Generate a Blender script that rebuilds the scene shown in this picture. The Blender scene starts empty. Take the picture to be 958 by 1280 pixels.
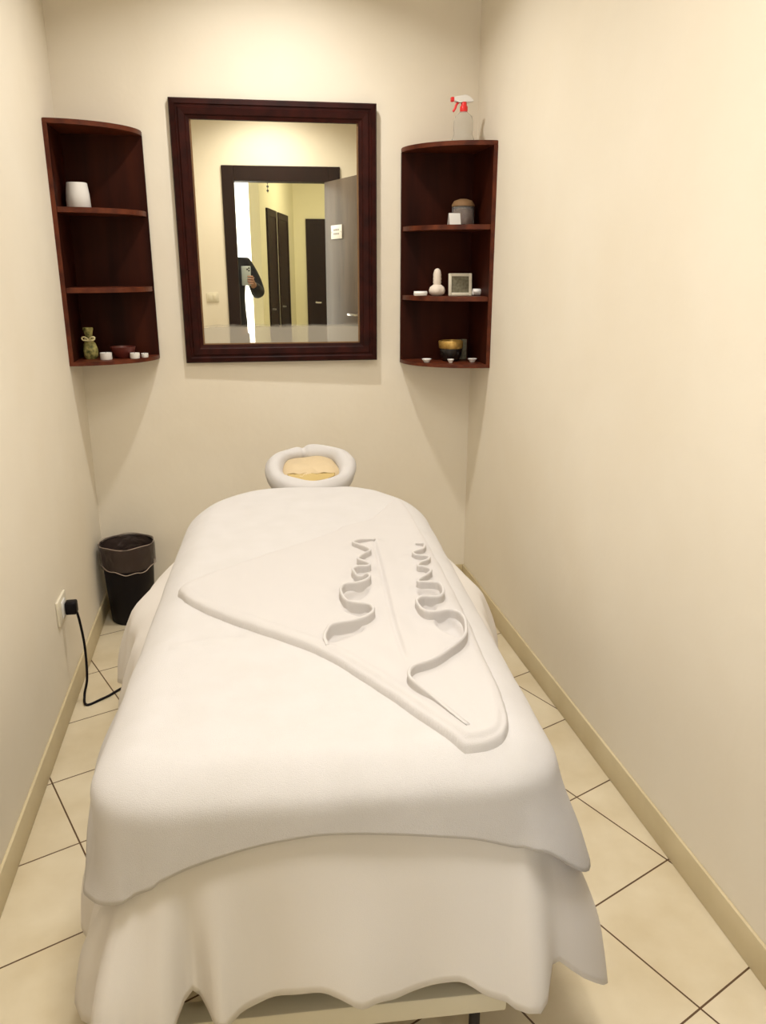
import bpy, bmesh, math, random
import numpy as np
from mathutils import Vector, Matrix, noise
random.seed(4)
sc = bpy.context.scene
COL = sc.collection
PI = math.pi
R = math.radians

# ------------------------------------------------------------ materials
def mat(name, col, rough=0.6, metal=0.0, bump=None, var=None, trans=0.0, emit=None, coat=0.0, ior=1.45, alpha=None, sheen=0.0, spec=0.5):
    m = bpy.data.materials.new(name); m.use_nodes = True
    nt = m.node_tree; b = nt.nodes['Principled BSDF']
    b.inputs['Base Color'].default_value = (*col, 1); b.inputs['Roughness'].default_value = rough
    b.inputs['Metallic'].default_value = metal; b.inputs['IOR'].default_value = ior
    b.inputs['Transmission Weight'].default_value = trans
    b.inputs['Coat Weight'].default_value = coat; b.inputs['Specular IOR Level'].default_value = spec
    b.inputs['Sheen Weight'].default_value = sheen
    if alpha is not None: b.inputs['Alpha'].default_value = alpha
    if emit:
        b.inputs['Emission Color'].default_value = (*emit[0], 1); b.inputs['Emission Strength'].default_value = emit[1]
    tc = nt.nodes.new('ShaderNodeTexCoord')
    if var:   # (scale, other colour, vector scale)
        n = nt.nodes.new('ShaderNodeTexNoise'); n.inputs['Scale'].default_value = var[0]; n.inputs['Detail'].default_value = 5
        mp = nt.nodes.new('ShaderNodeMapping'); mp.inputs['Scale'].default_value = var[2] if len(var) > 2 else (1, 1, 1)
        nt.links.new(tc.outputs['Object'], mp.inputs[0]); nt.links.new(mp.outputs[0], n.inputs['Vector'])
        r = nt.nodes.new('ShaderNodeValToRGB')
        r.color_ramp.elements[0].color = (*col, 1); r.color_ramp.elements[1].color = (*var[1], 1)
        r.color_ramp.elements[0].position = .35; r.color_ramp.elements[1].position = .68
        nt.links.new(n.outputs['Fac'], r.inputs[0]); nt.links.new(r.outputs[0], b.inputs['Base Color'])
    if bump:  # (scale, strength, distance)
        n = nt.nodes.new('ShaderNodeTexNoise'); n.inputs['Scale'].default_value = bump[0]; n.inputs['Detail'].default_value = 3
        nt.links.new(tc.outputs['Object'], n.inputs['Vector'])
        bp = nt.nodes.new('ShaderNodeBump'); bp.inputs['Strength'].default_value = bump[1]; bp.inputs['Distance'].default_value = bump[2]
        nt.links.new(n.outputs['Fac'], bp.inputs['Height']); nt.links.new(bp.outputs[0], b.inputs['Normal'])
    return m

M = {}
M['wall'] = mat('wall paint', (.85, .785, .665), .62, var=(2.2, (.82, .745, .615)), bump=(9, .12, .02))
M['ceil'] = mat('ceiling paint', (.86, .83, .76), .8)
M['base'] = mat('skirting tile', (.66, .56, .36), .4, var=(5, (.58, .48, .29)))
M['wood'] = mat('mahogany', (.048, .009, .0035), .5, var=(10, (.018, .003, .0015), (1, 1, .12)), spec=.12)
M['woodlit'] = mat('lit mahogany', (.13, .028, .009), .45, var=(22, (.055, .010, .004)), spec=.3)  # brighter copy of the mahogany, light on the edges put into its colour
M['framewood'] = mat('mahogany frame', (.034, .005, .003), .45, var=(18, (.016, .0025, .0015)), spec=.16)
M['doorwood'] = mat('dark door wood', (.018, .006, .004), .5, var=(9, (.012, .0045, .003), (1, 1, .1)), spec=.2)
M['leaf'] = mat('grey brown door veneer', (.13, .098, .075), .5, var=(7, (.075, .055, .04), (1, 1, .2)), spec=.25)
M['towel'] = mat('white terry', (.62, .595, .585), .95, bump=(800, .4, .003), spec=.2, var=(14, (.60, .575, .56)))
M['towel2'] = mat('cream terry', (.60, .57, .555), .95, bump=(800, .4, .003), spec=.2)
M['sheet'] = mat('white cotton sheet', (.75, .71, .675), .8, bump=(700, .2, .001), spec=.2)
M['vinyl'] = mat('beige vinyl', (.60, .47, .29), .45, bump=(40, .3, .006))
M['vinyldark'] = mat('tan vinyl underside', (.5, .36, .13), .5)
M['cream'] = mat('cream painted steel', (.75, .69, .54), .35)
M['tan'] = mat('tan painted steel', (.42, .31, .15), .5)
M['black'] = mat('black plastic', (.006, .004, .006), .5, spec=.2)
M['dark'] = mat('dark rubber', (.02, .014, .012), .6)
M['white'] = mat('white plastic', (.82, .80, .77), .35)
M['wax'] = mat('white wax', (.90, .87, .84), .5)
M['plate'] = mat('ivory plastic', (.78, .72, .58), .35)
M['red'] = mat('red plastic', (.80, .03, .03), .35)
M['chrome'] = mat('brushed steel', (.75, .73, .70), .3, metal=1)
M['pvc'] = mat('clear plastic', (.97, .97, .95), .12, trans=.9, ior=1.08)
M['glass'] = mat('clear glass', (.95, .93, .9), .05, trans=.9, ior=1.3)
M['bag'] = mat('translucent dark bin liner', (.075, .05, .042), .18, alpha=.62, bump=(35, 1, .015))
M['baghem_highlight'] = mat('bin liner hem and highlight', (.42, .33, .26), .3)
M['green'] = mat('olive brocade', (.42, .36, .12), .6, var=(70, (.05, .06, .015)))
M['ribbon'] = mat('pale ribbon', (.75, .66, .36), .4)
M['bowl'] = mat('dark red bowl', (.11, .02, .014), .35)
M['gold'] = mat('gold glaze', (.62, .40, .12), .35, metal=.5, var=(40, (.35, .2, .04)))
M['blackglaze'] = mat('black glaze', (.015, .012, .01), .2)
M['stone'] = mat('pale muslin', (.78, .68, .58), .8, bump=(60, .5, .006))
M['olivecloth'] = mat('grey green weave', (.22, .20, .13), .8, var=(90, (.12, .11, .07)))
M['lid'] = mat('woven straw lid', (.22, .12, .05), .7, bump=(60, .6, .004))
M['potpourri'] = mat('dark potpourri', (.10, .03, .02), .8, var=(60, (.22, .12, .07)))
M['skin'] = mat('skin', (.42, .22, .14), .5)
M['coat'] = mat('black quilted coat', (.010, .010, .013), .7, spec=.2)
M['jeans'] = mat('dark navy denim', (.03, .04, .07), .8)
M['hair'] = mat('black hair', (.02, .015, .012), .5)
M['phone'] = mat('pale silver phone', (.50, .56, .52), .25, metal=.3)
M['lens'] = mat('black lens glass', (.01, .01, .015), .05)
M['corr'] = mat('corridor paint', (.80, .76, .56), .7)
M['corrfloor'] = mat('corridor tile', (.62, .58, .50), .25)
M['daylight'] = mat('daylit frosted pane', (.9, .9, .9), .5, emit=((.93, .95, 1), 3.2))
M['lamp'] = mat('lamp diffuser', (.9, .9, .9), .5, emit=((1, .92, .78), 6))
M['ink'] = mat('grey print', (.35, .34, .33), .6)
M['bead'] = mat('dark bead', (.05, .05, .05), .4)

# floor: square tiles turned 24 degrees, dark thin joints
def floor_mat():
    m = bpy.data.materials.new('floor tiles'); m.use_nodes = True; nt = m.node_tree; N = nt.nodes; L = nt.links
    b = N['Principled BSDF']; b.inputs['Roughness'].default_value = .3
    tc = N.new('ShaderNodeTexCoord'); sep = N.new('ShaderNodeSeparateXYZ'); L.new(tc.outputs['Object'], sep.inputs[0])
    c, s = math.cos(R(24)), math.sin(R(24))
    def math_(op, a, b_=None, c_=None):
        n = N.new('ShaderNodeMath'); n.operation = op
        for i, v in enumerate((a, b_, c_)):
            if v is None: continue
            if isinstance(v, (int, float)): n.inputs[i].default_value = v
            else: L.new(v, n.inputs[i])
        return n.outputs[0]
    def axis(ax, ay, off):
        q = math_('ADD', math_('MULTIPLY', sep.outputs[0], ax), math_('MULTIPLY', sep.outputs[1], ay))
        q = math_('DIVIDE', math_('SUBTRACT', q, off - 30), .30)
        fr = math_('FRACT', q)
        d = math_('MINIMUM', fr, math_('SUBTRACT', 1.0, fr))
        return math_('MULTIPLY', d, .30), math_('FLOOR', q)
    d1, f1 = axis(c, s, .02); d2, f2 = axis(-s, c, .05)
    d = math_('MINIMUM', d1, d2)
    g = math_('LESS_THAN', d, .0021)
    comb = N.new('ShaderNodeCombineXYZ'); L.new(f1, comb.inputs[0]); L.new(f2, comb.inputs[1])
    wn = N.new('ShaderNodeTexWhiteNoise'); L.new(comb.outputs[0], wn.inputs['Vector'])
    n = N.new('ShaderNodeTexNoise'); n.inputs['Scale'].default_value = 5.5; n.inputs['Detail'].default_value = 6; L.new(tc.outputs['Object'], n.inputs['Vector'])
    r = N.new('ShaderNodeValToRGB'); r.color_ramp.elements[0].color = (.60, .50, .33, 1); r.color_ramp.elements[1].color = (.72, .63, .46, 1)
    r.color_ramp.elements[0].position = .3; r.color_ramp.elements[1].position = .7
    L.new(math_('ADD', n.outputs['Fac'], math_('MULTIPLY', math_('SUBTRACT', wn.outputs['Value'], .5), .12)), r.inputs[0])
    mix = N.new('ShaderNodeMix'); mix.data_type = 'RGBA'; L.new(g, mix.inputs[0]); L.new(r.outputs[0], mix.inputs[6])
    mix.inputs[7].default_value = (.10, .05, .02, 1)
    L.new(mix.outputs[2], b.inputs['Base Color'])
    bp = N.new('ShaderNodeBump'); bp.inputs['Strength'].default_value = .4; bp.inputs['Distance'].default_value = .002
    L.new(math_('MINIMUM', d, .003), bp.inputs['Height']); L.new(bp.outputs[0], b.inputs['Normal'])
    return m
M['floor'] = floor_mat()

# mirror glass: silvered, with a greyer, duller band mixed in along the bottom
def mirror_mat():
    m = bpy.data.materials.new('mirror glass'); m.use_nodes = True; nt = m.node_tree; N = nt.nodes; L = nt.links
    out = N['Material Output']; b = N['Principled BSDF']
    b.inputs['Base Color'].default_value = (.86, .83, .70, 1); b.inputs['Metallic'].default_value = 1; b.inputs['Roughness'].default_value = .005
    d = N.new('ShaderNodeBsdfPrincipled'); d.inputs['Base Color'].default_value = (.52, .48, .40, 1); d.inputs['Roughness'].default_value = .6
    tc = N.new('ShaderNodeTexCoord'); sep = N.new('ShaderNodeSeparateXYZ'); L.new(tc.outputs['Object'], sep.inputs[0])
    n = N.new('ShaderNodeTexNoise'); n.inputs['Scale'].default_value = 14; n.inputs['Detail'].default_value = 4
    mp = N.new('ShaderNodeMapping'); mp.inputs['Scale'].default_value = (.6, 1, 2.5); L.new(tc.outputs['Object'], mp.inputs[0]); L.new(mp.outputs[0], n.inputs['Vector'])
    a = N.new('ShaderNodeMath'); a.operation = 'MULTIPLY_ADD'; L.new(n.outputs['Fac'], a.inputs[0]); a.inputs[1].default_value = .03; L.new(sep.outputs[2], a.inputs[2])
    mr = N.new('ShaderNodeMapRange'); mr.inputs['From Min'].default_value = -.338; mr.inputs['From Max'].default_value = -.322
    mr.inputs['To Min'].default_value = .62; mr.inputs['To Max'].default_value = .02; L.new(a.outputs[0], mr.inputs['Value'])
    mx = N.new('ShaderNodeMixShader'); L.new(mr.outputs[0], mx.inputs[0]); L.new(b.outputs[0], mx.inputs[1]); L.new(d.outputs[0], mx.inputs[2])
    L.new(mx.outputs[0], out.inputs['Surface'])
    return m
M['mirror'] = mirror_mat()

# ------------------------------------------------------------ helpers
def link(name, me, m, parent=None, smooth=False):
    o = bpy.data.objects.new(name, me); COL.objects.link(o)
    if m is not None: me.materials.append(M[m] if isinstance(m, str) else m)
    if parent: o.parent = parent
    if smooth:
        for p in me.polygons: p.use_smooth = True
    return o
def from_bm(name, bm, m, parent=None, smooth=False, sharp=None):
    bmesh.ops.recalc_face_normals(bm, faces=bm.faces[:])
    me = bpy.data.meshes.new(name); bm.to_mesh(me); bm.free()
    o = link(name, me, m, parent, smooth)
    if smooth and sharp: me.set_sharp_from_angle(angle=R(sharp))
    return o
def tag(o, label=None, cat=None, group=None, kind=None):
    if label: o['label'] = label
    if cat: o['category'] = cat
    if group: o['group'] = group
    if kind: o['kind'] = kind
    return o
def empty(name, loc=(0, 0, 0), rz=0, **k):
    o = bpy.data.objects.new(name, None); COL.objects.link(o); o.location = loc; o.rotation_euler = (0, 0, rz)
    o.empty_display_size = .05
    return tag(o, **k)
def add_box(bm, x0, x1, y0, y1, z0, z1, bev=0, M4=None, seg=2):
    r = bmesh.ops.create_cube(bm, size=1)
    vs = r['verts']
    bmesh.ops.scale(bm, vec=(x1-x0, y1-y0, z1-z0), verts=vs)
    bmesh.ops.translate(bm, vec=((x0+x1)/2, (y0+y1)/2, (z0+z1)/2), verts=vs)
    if bev:
        es = list({e for v in vs for e in v.link_edges})
        g = bmesh.ops.bevel(bm, geom=es, offset=bev, segments=seg, affect='EDGES', profile=.5)
        vs = list({v for f in g['faces'] for v in f.verts} | {v for v in vs if v.is_valid})
    if M4 is not None: bmesh.ops.transform(bm, matrix=M4, verts=vs)
    return vs
def box(name, x0, x1, y0, y1, z0, z1, m, parent=None, bev=0, M4=None):
    bm = bmesh.new(); add_box(bm, x0, x1, y0, y1, z0, z1, bev, M4)
    return from_bm(name, bm, m, parent, smooth=bev > 0, sharp=40)
def lathe(name, prof, m, parent=None, seg=40, loc=(0, 0, 0), sx=1, sy=1, wob=None):
    bm = bmesh.new(); rings = []
    for (r, z) in prof:
        if r < 1e-5: rings.append([bm.verts.new((loc[0], loc[1], loc[2]+z))])
        else:
            ring = []
            for i in range(seg):
                a = 2*PI*i/seg; rr = r*(wob(a, z) if wob else 1)
                ring.append(bm.verts.new((loc[0]+rr*math.cos(a)*sx, loc[1]+rr*math.sin(a)*sy, loc[2]+z)))
            rings.append(ring)
    for A, B in zip(rings, rings[1:]):
        if len(A) == 1 and len(B) == 1: continue
        for i in range(seg):
            j = (i+1) % seg
            if len(A) == 1: bm.faces.new((A[0], B[j], B[i]))
            elif len(B) == 1: bm.faces.new((A[i], A[j], B[0]))
            else: bm.faces.new((A[i], A[j], B[j], B[i]))
    return from_bm(name, bm, m, parent, smooth=True, sharp=50)
def catmull(pts, n=8, closed=False):
    P = [Vector(p) for p in pts]; out = []
    k = len(P)
    for i in range(k if closed else k-1):
        if closed: a, b, c, d = P[i-1], P[i], P[(i+1) % k], P[(i+2) % k]
        else: a, b, c, d = P[max(i-1, 0)], P[i], P[i+1], P[min(i+2, k-1)]
        for j in range(n):
            t = j/n
            out.append(.5*((2*b)+(c-a)*t+(2*a-5*b+4*c-d)*t*t+(3*b-a-3*c+d)*t**3))
    if not closed: out.append(P[-1])
    return out
def tube(name, pts, rad, m, parent=None, seg=10, closed=False, sub=8):
    P = catmull(pts, sub, closed); bm = bmesh.new(); rings = []; n = len(P); up = Vector((0, 0, 1)); prev = None
    for i, p in enumerate(P):
        if closed: t = P[(i+1) % n]-P[i-1]
        else: t = P[min(i+1, n-1)]-P[max(i-1, 0)]
        t.normalize()
        ref = prev if prev else (up if abs(t.z) < .9 else Vector((1, 0, 0)))
        a = ref-t*ref.dot(t); a.normalize(); prev = a; b = t.cross(a)
        r = rad(i/(n-1)) if callable(rad) else rad
        rings.append([bm.verts.new(p+a*r*math.cos(2*PI*k/seg)+b*r*math.sin(2*PI*k/seg)) for k in range(seg)])
    for i in range(n if closed else n-1):
        A, B = rings[i], rings[(i+1) % n]
        for k in range(seg): bm.faces.new((A[k], A[(k+1) % seg], B[(k+1) % seg], B[k]))
    if not closed: bm.faces.new(rings[0][::-1]); bm.faces.new(rings[-1])
    return from_bm(name, bm, m, parent, smooth=True)
def prism(name, outline, z0, z1, m, parent=None, bev=0):
    bm = bmesh.new()
    b = [bm.verts.new((x, y, z0)) for x, y in outline]; t = [bm.verts.new((x, y, z1)) for x, y in outline]
    bm.faces.new(b[::-1]); bm.faces.new(t)
    for i in range(len(b)): j = (i+1) % len(b); bm.faces.new((b[i], b[j], t[j], t[i]))
    if bev: bmesh.ops.bevel(bm, geom=bm.edges[:], offset=bev, segments=2, affect='EDGES')
    return from_bm(name, bm, m, parent, smooth=bev > 0, sharp=35)

# ------------------------------------------------------------ room shell
XL, XR, YB, YF, ZC = -.603, 1.015, 3.38, .09, 2.75
def struct(o): return tag(o, kind='structure')
struct(box('floor', -1.6, 2.6, -4.6, YB+.12, -.1, 0, 'floor'))
struct(box('ceiling', XL-.12, XR+.12, -.03, YB+.12, ZC, ZC+.1, 'ceil'))
struct(box('wall_back', XL-.12, XR+.12, YB, YB+.12, 0, ZC, 'wall'))
struct(box('wall_left', XL-.12, XL, -.03, YB, 0, ZC, 'wall'))
struct(box('wall_right', XR, XR+.12, -.03, YB, 0, ZC, 'wall'))
JL, JR, ZD = -.08, .647, 2.06      # door opening
bm = bmesh.new()
add_box(bm, XL-.12, JL-.02, -.03, YF, 0, ZC); add_box(bm, JR+.02, XR+.12, -.03, YF, 0, ZC); add_box(bm, JL-.02, JR+.02, -.03, YF, ZD+.02, ZC)
struct(from_bm('wall_front', bm, 'wall'))
def skirting(name, x0, x1, y0, y1): struct(box(name, x0, x1, y0, y1, 0, .085, 'base', bev=.0025))
skirting('baseboard_left', XL, XL+.009, .1, YB); skirting('baseboard_right', XR-.009, XR, .1, YB)
skirting('baseboard_back', XL+.009, XR-.009, YB-.009, YB)
bm = bmesh.new(); add_box(bm, XL+.009, JL-.10, YF, YF+.009, 0, .085); add_box(bm, JR+.10, XR-.009, YF, YF+.009, 0, .085)
struct(from_bm('baseboard_front', bm, 'base'))

# door into the room (seen in the mirror)
d = struct(empty('door_1', (0, 0, 0)))
bm = bmesh.new()
add_box(bm, JL-.09, JL, YF, YF+.018, 0, ZD+.11, .004); add_box(bm, JR, JR+.09, YF, YF+.018, 0, ZD+.11, .004)
add_box(bm, JL, JR, YF, YF+.018, ZD, ZD+.11, .004)
add_box(bm, JL-.02, JL, -.03, YF, 0, ZD+.02); add_box(bm, JR, JR+.02, -.03, YF, 0, ZD+.02); add_box(bm, JL, JR, -.03, YF, ZD, ZD+.02)
from_bm('door_frame', bm, 'doorwood', d)
la = math.atan2(.94, .33)
LM = Matrix.Translation((JR-.002, YF+.022, 0)) @ Matrix.Rotation(la, 4, 'Z')
def onleaf(*a): return LM @ Matrix.Translation(a)
leaf = box('door_leaf', 0, .70, -.002, .036, .01, ZD-.005, 'leaf', d, bev=.002, M4=LM)
bm = bmesh.new(); add_box(bm, .60, .64, .036, .042, .98, 1.20, .002, LM); add_box(bm, .61, .625, .042, .085, 1.08, 1.095, .003, LM); add_box(bm, .50, .625, .072, .086, 1.08, 1.096, .004, LM)
from_bm('door_handle', bm, 'chrome', leaf, True, 40)
pl = box('name_plate', .13, .33, .037, .043, 1.635, 1.735, 'white', leaf, bev=.002, M4=LM)
bm = bmesh.new()
for z in (1.70, 1.672):
    for k in range(5): add_box(bm, .180+k*.021, .196+k*.021, .043, .0436, z-.007, z+.007, 0, LM)
for u in (.143, .317): add_box(bm, u-.004, u+.004, .043, .0445, 1.681, 1.689, 0, LM)
from_bm('plate_print', bm, 'ink', pl)

sw = empty('light_switch', (-.29, YF, 1.20), label='ivory double light switch on the wall beside the dark door frame', cat='light switch')
box('switch_plate', -.048, .048, 0, .008, -.036, .036, 'plate', sw, bev=.003)
for x in (-.019, .019): box('rocker', x-.014, x+.014, .008, .013, -.021, .021, 'plate', sw, bev=.002)

# ------------------------------------------------------------ corridor behind the door
def wall_seg(name, a, b, z0, z1, t, m, parent=None):
    a = Vector(a); b = Vector(b); L = (b-a).length; ang = math.atan2((b-a).y, (b-a).x)
    return box(name, 0, L, -t, 0, z0, z1, m, parent, M4=Matrix.Translation((a.x, a.y, 0)) @ Matrix.Rotation(ang, 4, 'Z'))
WA, WC, WD = (.096, -1.50), (.487, -3.63), (1.9, -3.70)
struct(wall_seg('wall_corridor_side', WA, (.487, -3.63), 0, ZC, .1, 'corr')).location = (0, 0, 0)
struct(wall_seg('wall_corridor_end', WC, WD, 0, ZC, .1, 'corr'))
struct(wall_seg('wall_corridor_right', (1.9, -3.7), (1.9, -.03), 0, ZC, .1, 'corr'))
struct(wall_seg('wall_corridor_left', (-1.5, -.03), (-1.5, -1.6), 0, ZC, .1, 'corr'))
bm = bmesh.new(); add_box(bm, -1.6, XL-.12, -.03, .03, 0, ZC); add_box(bm, XR+.12, 2.0, -.03, .03, 0, ZC)
struct(from_bm('wall_corridor_front', bm, 'corr'))
struct(box('ceiling_corridor', -1.6, 2.0, -3.9, -.03, ZC, ZC+.1, 'ceil'))
w1 = struct(empty('window_1', (0, 0, 0)))
bm = bmesh.new(); add_box(bm, -1.5, .092, -1.57, -1.51, 2.55, ZC); add_box(bm, -1.5, .092, -1.57, -1.51, 0, .06); add_box(bm, -.76, -.70, -1.57, -1.51, .06, 2.55); add_box(bm, -1.5, -1.44, -1.57, -1.51, .06, 2.55)
from_bm('window_frame', bm, 'white', w1)
box('window_pane', -1.5, .090, -1.56, -1.55, .06, 2.55, 'daylight', w1)
def corr_door(n, a, b, m='doorwood'):
    dd = struct(empty('door_%d' % n, (0, 0, 0)))
    a = Vector(a); b = Vector(b); L = (b-a).length; T = Matrix.Translation((a.x, a.y, 0)) @ Matrix.Rotation(math.atan2((b-a).y, (b-a).x), 4, 'Z')
    bm = bmesh.new(); add_box(bm, 0, .07, 0, .02, 0, 2.0, 0, T); add_box(bm, L-.07, L, 0, .02, 0, 2.0, 0, T); add_box(bm, .07, L-.07, 0, .02, 1.93, 2.0, 0, T)
    from_bm('door_frame', bm, m, dd)
    lf = box('door_leaf', .07, L-.07, .004, .014, 0, 1.93, m, dd, M4=T)
    bm = bmesh.new(); add_box(bm, .10, .12, .014, .04, 1.0, 1.02, 0, T); add_box(bm, .10, .17, .035, .045, 1.0, 1.015, 0, T)
    from_bm('door_handle', bm, 'chrome', lf)
corr_door(2, (.153, -1.813), (.250, -2.34)); corr_door(3, (.271, -2.47), (.391, -3.11)); corr_door(4, (.635, -3.637), (1.35, -3.673))
ch = empty('hanging_bead_chain', (.18, -.913, 2.06), label='short dark bead chain hanging from the corridor ceiling, seen in the mirror', cat='chain')
for k in range(6):
    lathe('bead', [(0, -.012), (.009, -.006), (.011, 0), (.009, .006), (0, .012)], 'bead', ch, seg=12, loc=(0, 0, .02+k*.035))
tube('cord', [(0, 0, 0), (0, 0, .3), (0, 0, ZC-2.06)], .0025, 'bead', ch, seg=6)

# ------------------------------------------------------------ mirror
mx, mz, mw, mh, fw_ = .2005, 1.540, .787, .98, .072
mr = empty('wall_mirror', (mx, YB-.026, mz), -math.atan(.0224), label='rectangular wall mirror in a dark mahogany frame between the two corner shelves', cat='mirror')
prof = [(0, .016), (0, -.002), (.004, -.008), (.020, -.010), (.024, -.006), (.030, -.006), (.034, -.010), (.056, -.008), (.060, -.004), (fw_, -.001), (fw_, .014)]
bm = bmesh.new(); rings = []
for (cx, cz) in ((-1, -1), (1, -1), (1, 1), (-1, 1)):
    rings.append([bm.verts.new((cx*(mw/2-i), y, cz*(mh/2-i))) for i, y in prof])
for i in range(4):
    A, B = rings[i], rings[(i+1) % 4]
    for k in range(len(prof)): bm.faces.new((A[k], A[(k+1) % len(prof)], B[(k+1) % len(prof)], B[k]))
from_bm('mirror_frame', bm, 'framewood', mr)
gw, gh = mw/2-fw_, mh/2-fw_
bm = bmesh.new(); add_box(bm, -gw-.004, gw+.004, .008, .012, -gh-.004, gh+.004)
from_bm('mirror_glass', bm, 'mirror', mr)
bm = bmesh.new()
for (a0, a1, c0, c1) in ((-gw, -gw+.006, -gh, gh), (gw-.006, gw, -gh, gh), (-gw, gw, -gh, -gh+.005)):
    add_box(bm, a0, a1, .0055, .008, c0, c1)
from_bm('inner_slip', bm, 'lid', mr)

# ------------------------------------------------------------ corner shelves
def shelf(name, cx, sgn, rx, ry, ztop, zbot, mids, label):
    # sgn=+1: left corner (opens towards +x), -1: right corner
    t = empty(name, (cx, YB, zbot), label=label, cat='corner shelf')
    H = ztop-zbot; th = .018
    def quarter(rxx, ryy, inset=0):
        pts = [(sgn*inset, -inset)]
        n = 22
        for i in range(n+1):
            a = PI/2*i/n
            pts.append((sgn*(inset+(rxx-inset)*math.sin(a)), -(inset+(ryy-inset)*math.cos(a))))
        return pts if sgn > 0 else pts[::-1]
    box('side_panel', *sorted((0, sgn*.016)), -ry+.003, 0, 0, H, 'wood', t); box('lit_edge', *sorted((0, sgn*.016)), -ry, -ry+.003, 0, H, 'woodlit', t)  # thin front strip added to carry the lit edge colour
    box('back_panel', *sorted((sgn*.016, sgn*rx)), -.014, 0, 0, H, 'wood', t)
    prism('board', quarter(rx, ry), H, H+th*.9, 'woodlit', t, bev=.002)
    prism('board', quarter(rx, ry, .0145), 0, th*.8, 'woodlit', t)
    for z in mids: prism('board', quarter(rx-.006, ry-.008, .0145), z-zbot-th, z-zbot, 'woodlit', t)
    return t
shelf('corner_shelf', XL, 1, .305, .25, 1.895, 1.072, (1.628, 1.352), 'dark red brown corner shelf in the left corner holding a white cup')
shelf('corner_shelf', XR, -1, .315, .275, 1.862, 1.034, (1.582, 1.313), 'dark red brown corner shelf in the right corner with a spray bottle on top')

YS = 3.25
# things on the left shelf
c = lathe('cup', [(0, 0), (.040, 0), (.043, .004), (.041, .05), (.036, .088), (.034, .089), (.038, .05), (.039, .006), (0, .006)], 'white', loc=(-.530, YS, 1.628))
tag(c, 'white cup standing upside down on the upper board of the left shelf', 'cup')
tp = 1.0725+.0144
s = empty('brocade_pouch', (-.542, YS-.01, tp), label='small olive gold brocade pouch tied with a pale ribbon, bottom board of left shelf', cat='pouch')
lathe('pouch_body', [(0, 0), (.026, 0), (.036, .012), (.037, .035), (.028, .06), (.014, .073), (.018, .09), (.026, .112), (.024, .118), (0, .112)], 'green', s, seg=32, sx=.72, sy=.5, wob=lambda a, z: 1+.09*math.sin(5*a+z*40))
tube('ribbon', [(.0155*math.cos(a), .0115*math.sin(a), .073+.004*math.sin(a)) for a in [k*PI/4 for k in range(8)]], .004, 'ribbon', s, seg=8, closed=True, sub=3)
for sg in (-1, 1): tube('ribbon_bow', [(0, -.014, .073), (sg*.012, -.02, .084), (sg*.023, -.02, .082), (sg*.018, -.021, .072), (0, -.015, .072)], .003, 'ribbon', s, seg=6, sub=4)
b = lathe('bowl', [(0, 0), (.030, 0), (.034, .004), (.043, .03), (.046, .042), (.043, .042), (.039, .03), (.030, .008), (0, .008)], 'bowl', loc=(-.425, YS+.02, tp), sx=1.05)
tag(b, 'small dark red bowl at the back of the left shelf bottom board', 'bowl')
def candle(x, y, z, label, r=.019, h=.018, group=None):
    e = empty('tealight_candle', (x, y, z), label=label, cat='candle')
    if group: e['group'] = group
    lathe('candle_cup', [(0, 0), (r-.001, 0), (r, .002), (r, h), (r-.0012, h), (r-.0015, h-.004), (0, h-.004)], 'white', e, seg=28)
    lathe('wax', [(0, h-.004), (r-.002, h-.004), (r-.003, h-.001), (0, h-.0015)], 'wax', e, seg=28)
    tube('wick', [(0, 0, h-.002), (.0006, 0, h+.003), (.001, 0, h+.006)], .0008, 'dark', e, seg=6)
candle(-.481, YS-.045, tp, 'white tealight candle between the brocade pouch and the dark red bowl', .022, .026)
candle(-.378, YS-.02, tp, 'white tealight candle right of the dark red bowl, touching a smaller one', .018, .021)
candle(-.345, YS+.012, tp, 'small white tealight at the right end of the left shelf bottom board', .014, .016)

# things on the right shelf
sp = empty('spray_bottle', (.918, YS, 1.8785), label='clear spray bottle with white and red trigger head on top of the right shelf', cat='spray bottle')
lathe('bottle_body', [(0, 0), (.040, 0), (.043, .004), (.043, .02), (.036, .036), (.036, .046), (.038, .052), (.037, .085), (.033, .100), (.018, .112), (.013, .118), (.013, .124),
                      (.012, .124), (.012, .117), (.017, .110), (.031, .098), (.0355, .085), (.0365, .052), (.0345, .046), (.0345, .036), (.0415, .02), (.0415, .005), (0, .003)], 'pvc', sp)
lathe('collar', [(0, .116), (.014, .116), (.015, .120), (.015, .134), (.011, .138), (.011, .150), (0, .150)], 'red', sp, seg=24)
bm = bmesh.new()
ol = [(-.040, .150), (-.040, .166), (-.012, .172), (.006, .176), (.024, .168), (.040, .154), (.030, .152), (.014, .148), (-.006, .147), (-.020, .150)]
f0 = [bm.verts.new((x, -.010, z)) for x, z in ol]; f1 = [bm.verts.new((x, .010, z)) for x, z in ol]
bm.faces.new(f0); bm.faces.new(f1[::-1])
for i in range(len(ol)): j = (i+1) % len(ol); bm.faces.new((f0[i], f1[i], f1[j], f0[j]))
bmesh.ops.bevel(bm, geom=bm.edges[:], offset=.003, segments=2, affect='EDGES')
from_bm('trigger_head', bm, 'white', sp, True, 40)
box('nozzle', -.052, -.040, -.008, .008, .150, .166, 'red', sp, bev=.002)
tube('trigger', [(-.022, 0, .150), (-.030, 0, .140), (-.034, 0, .128), (-.042, 0, .116)], .0045, 'red', sp, seg=8)

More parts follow.
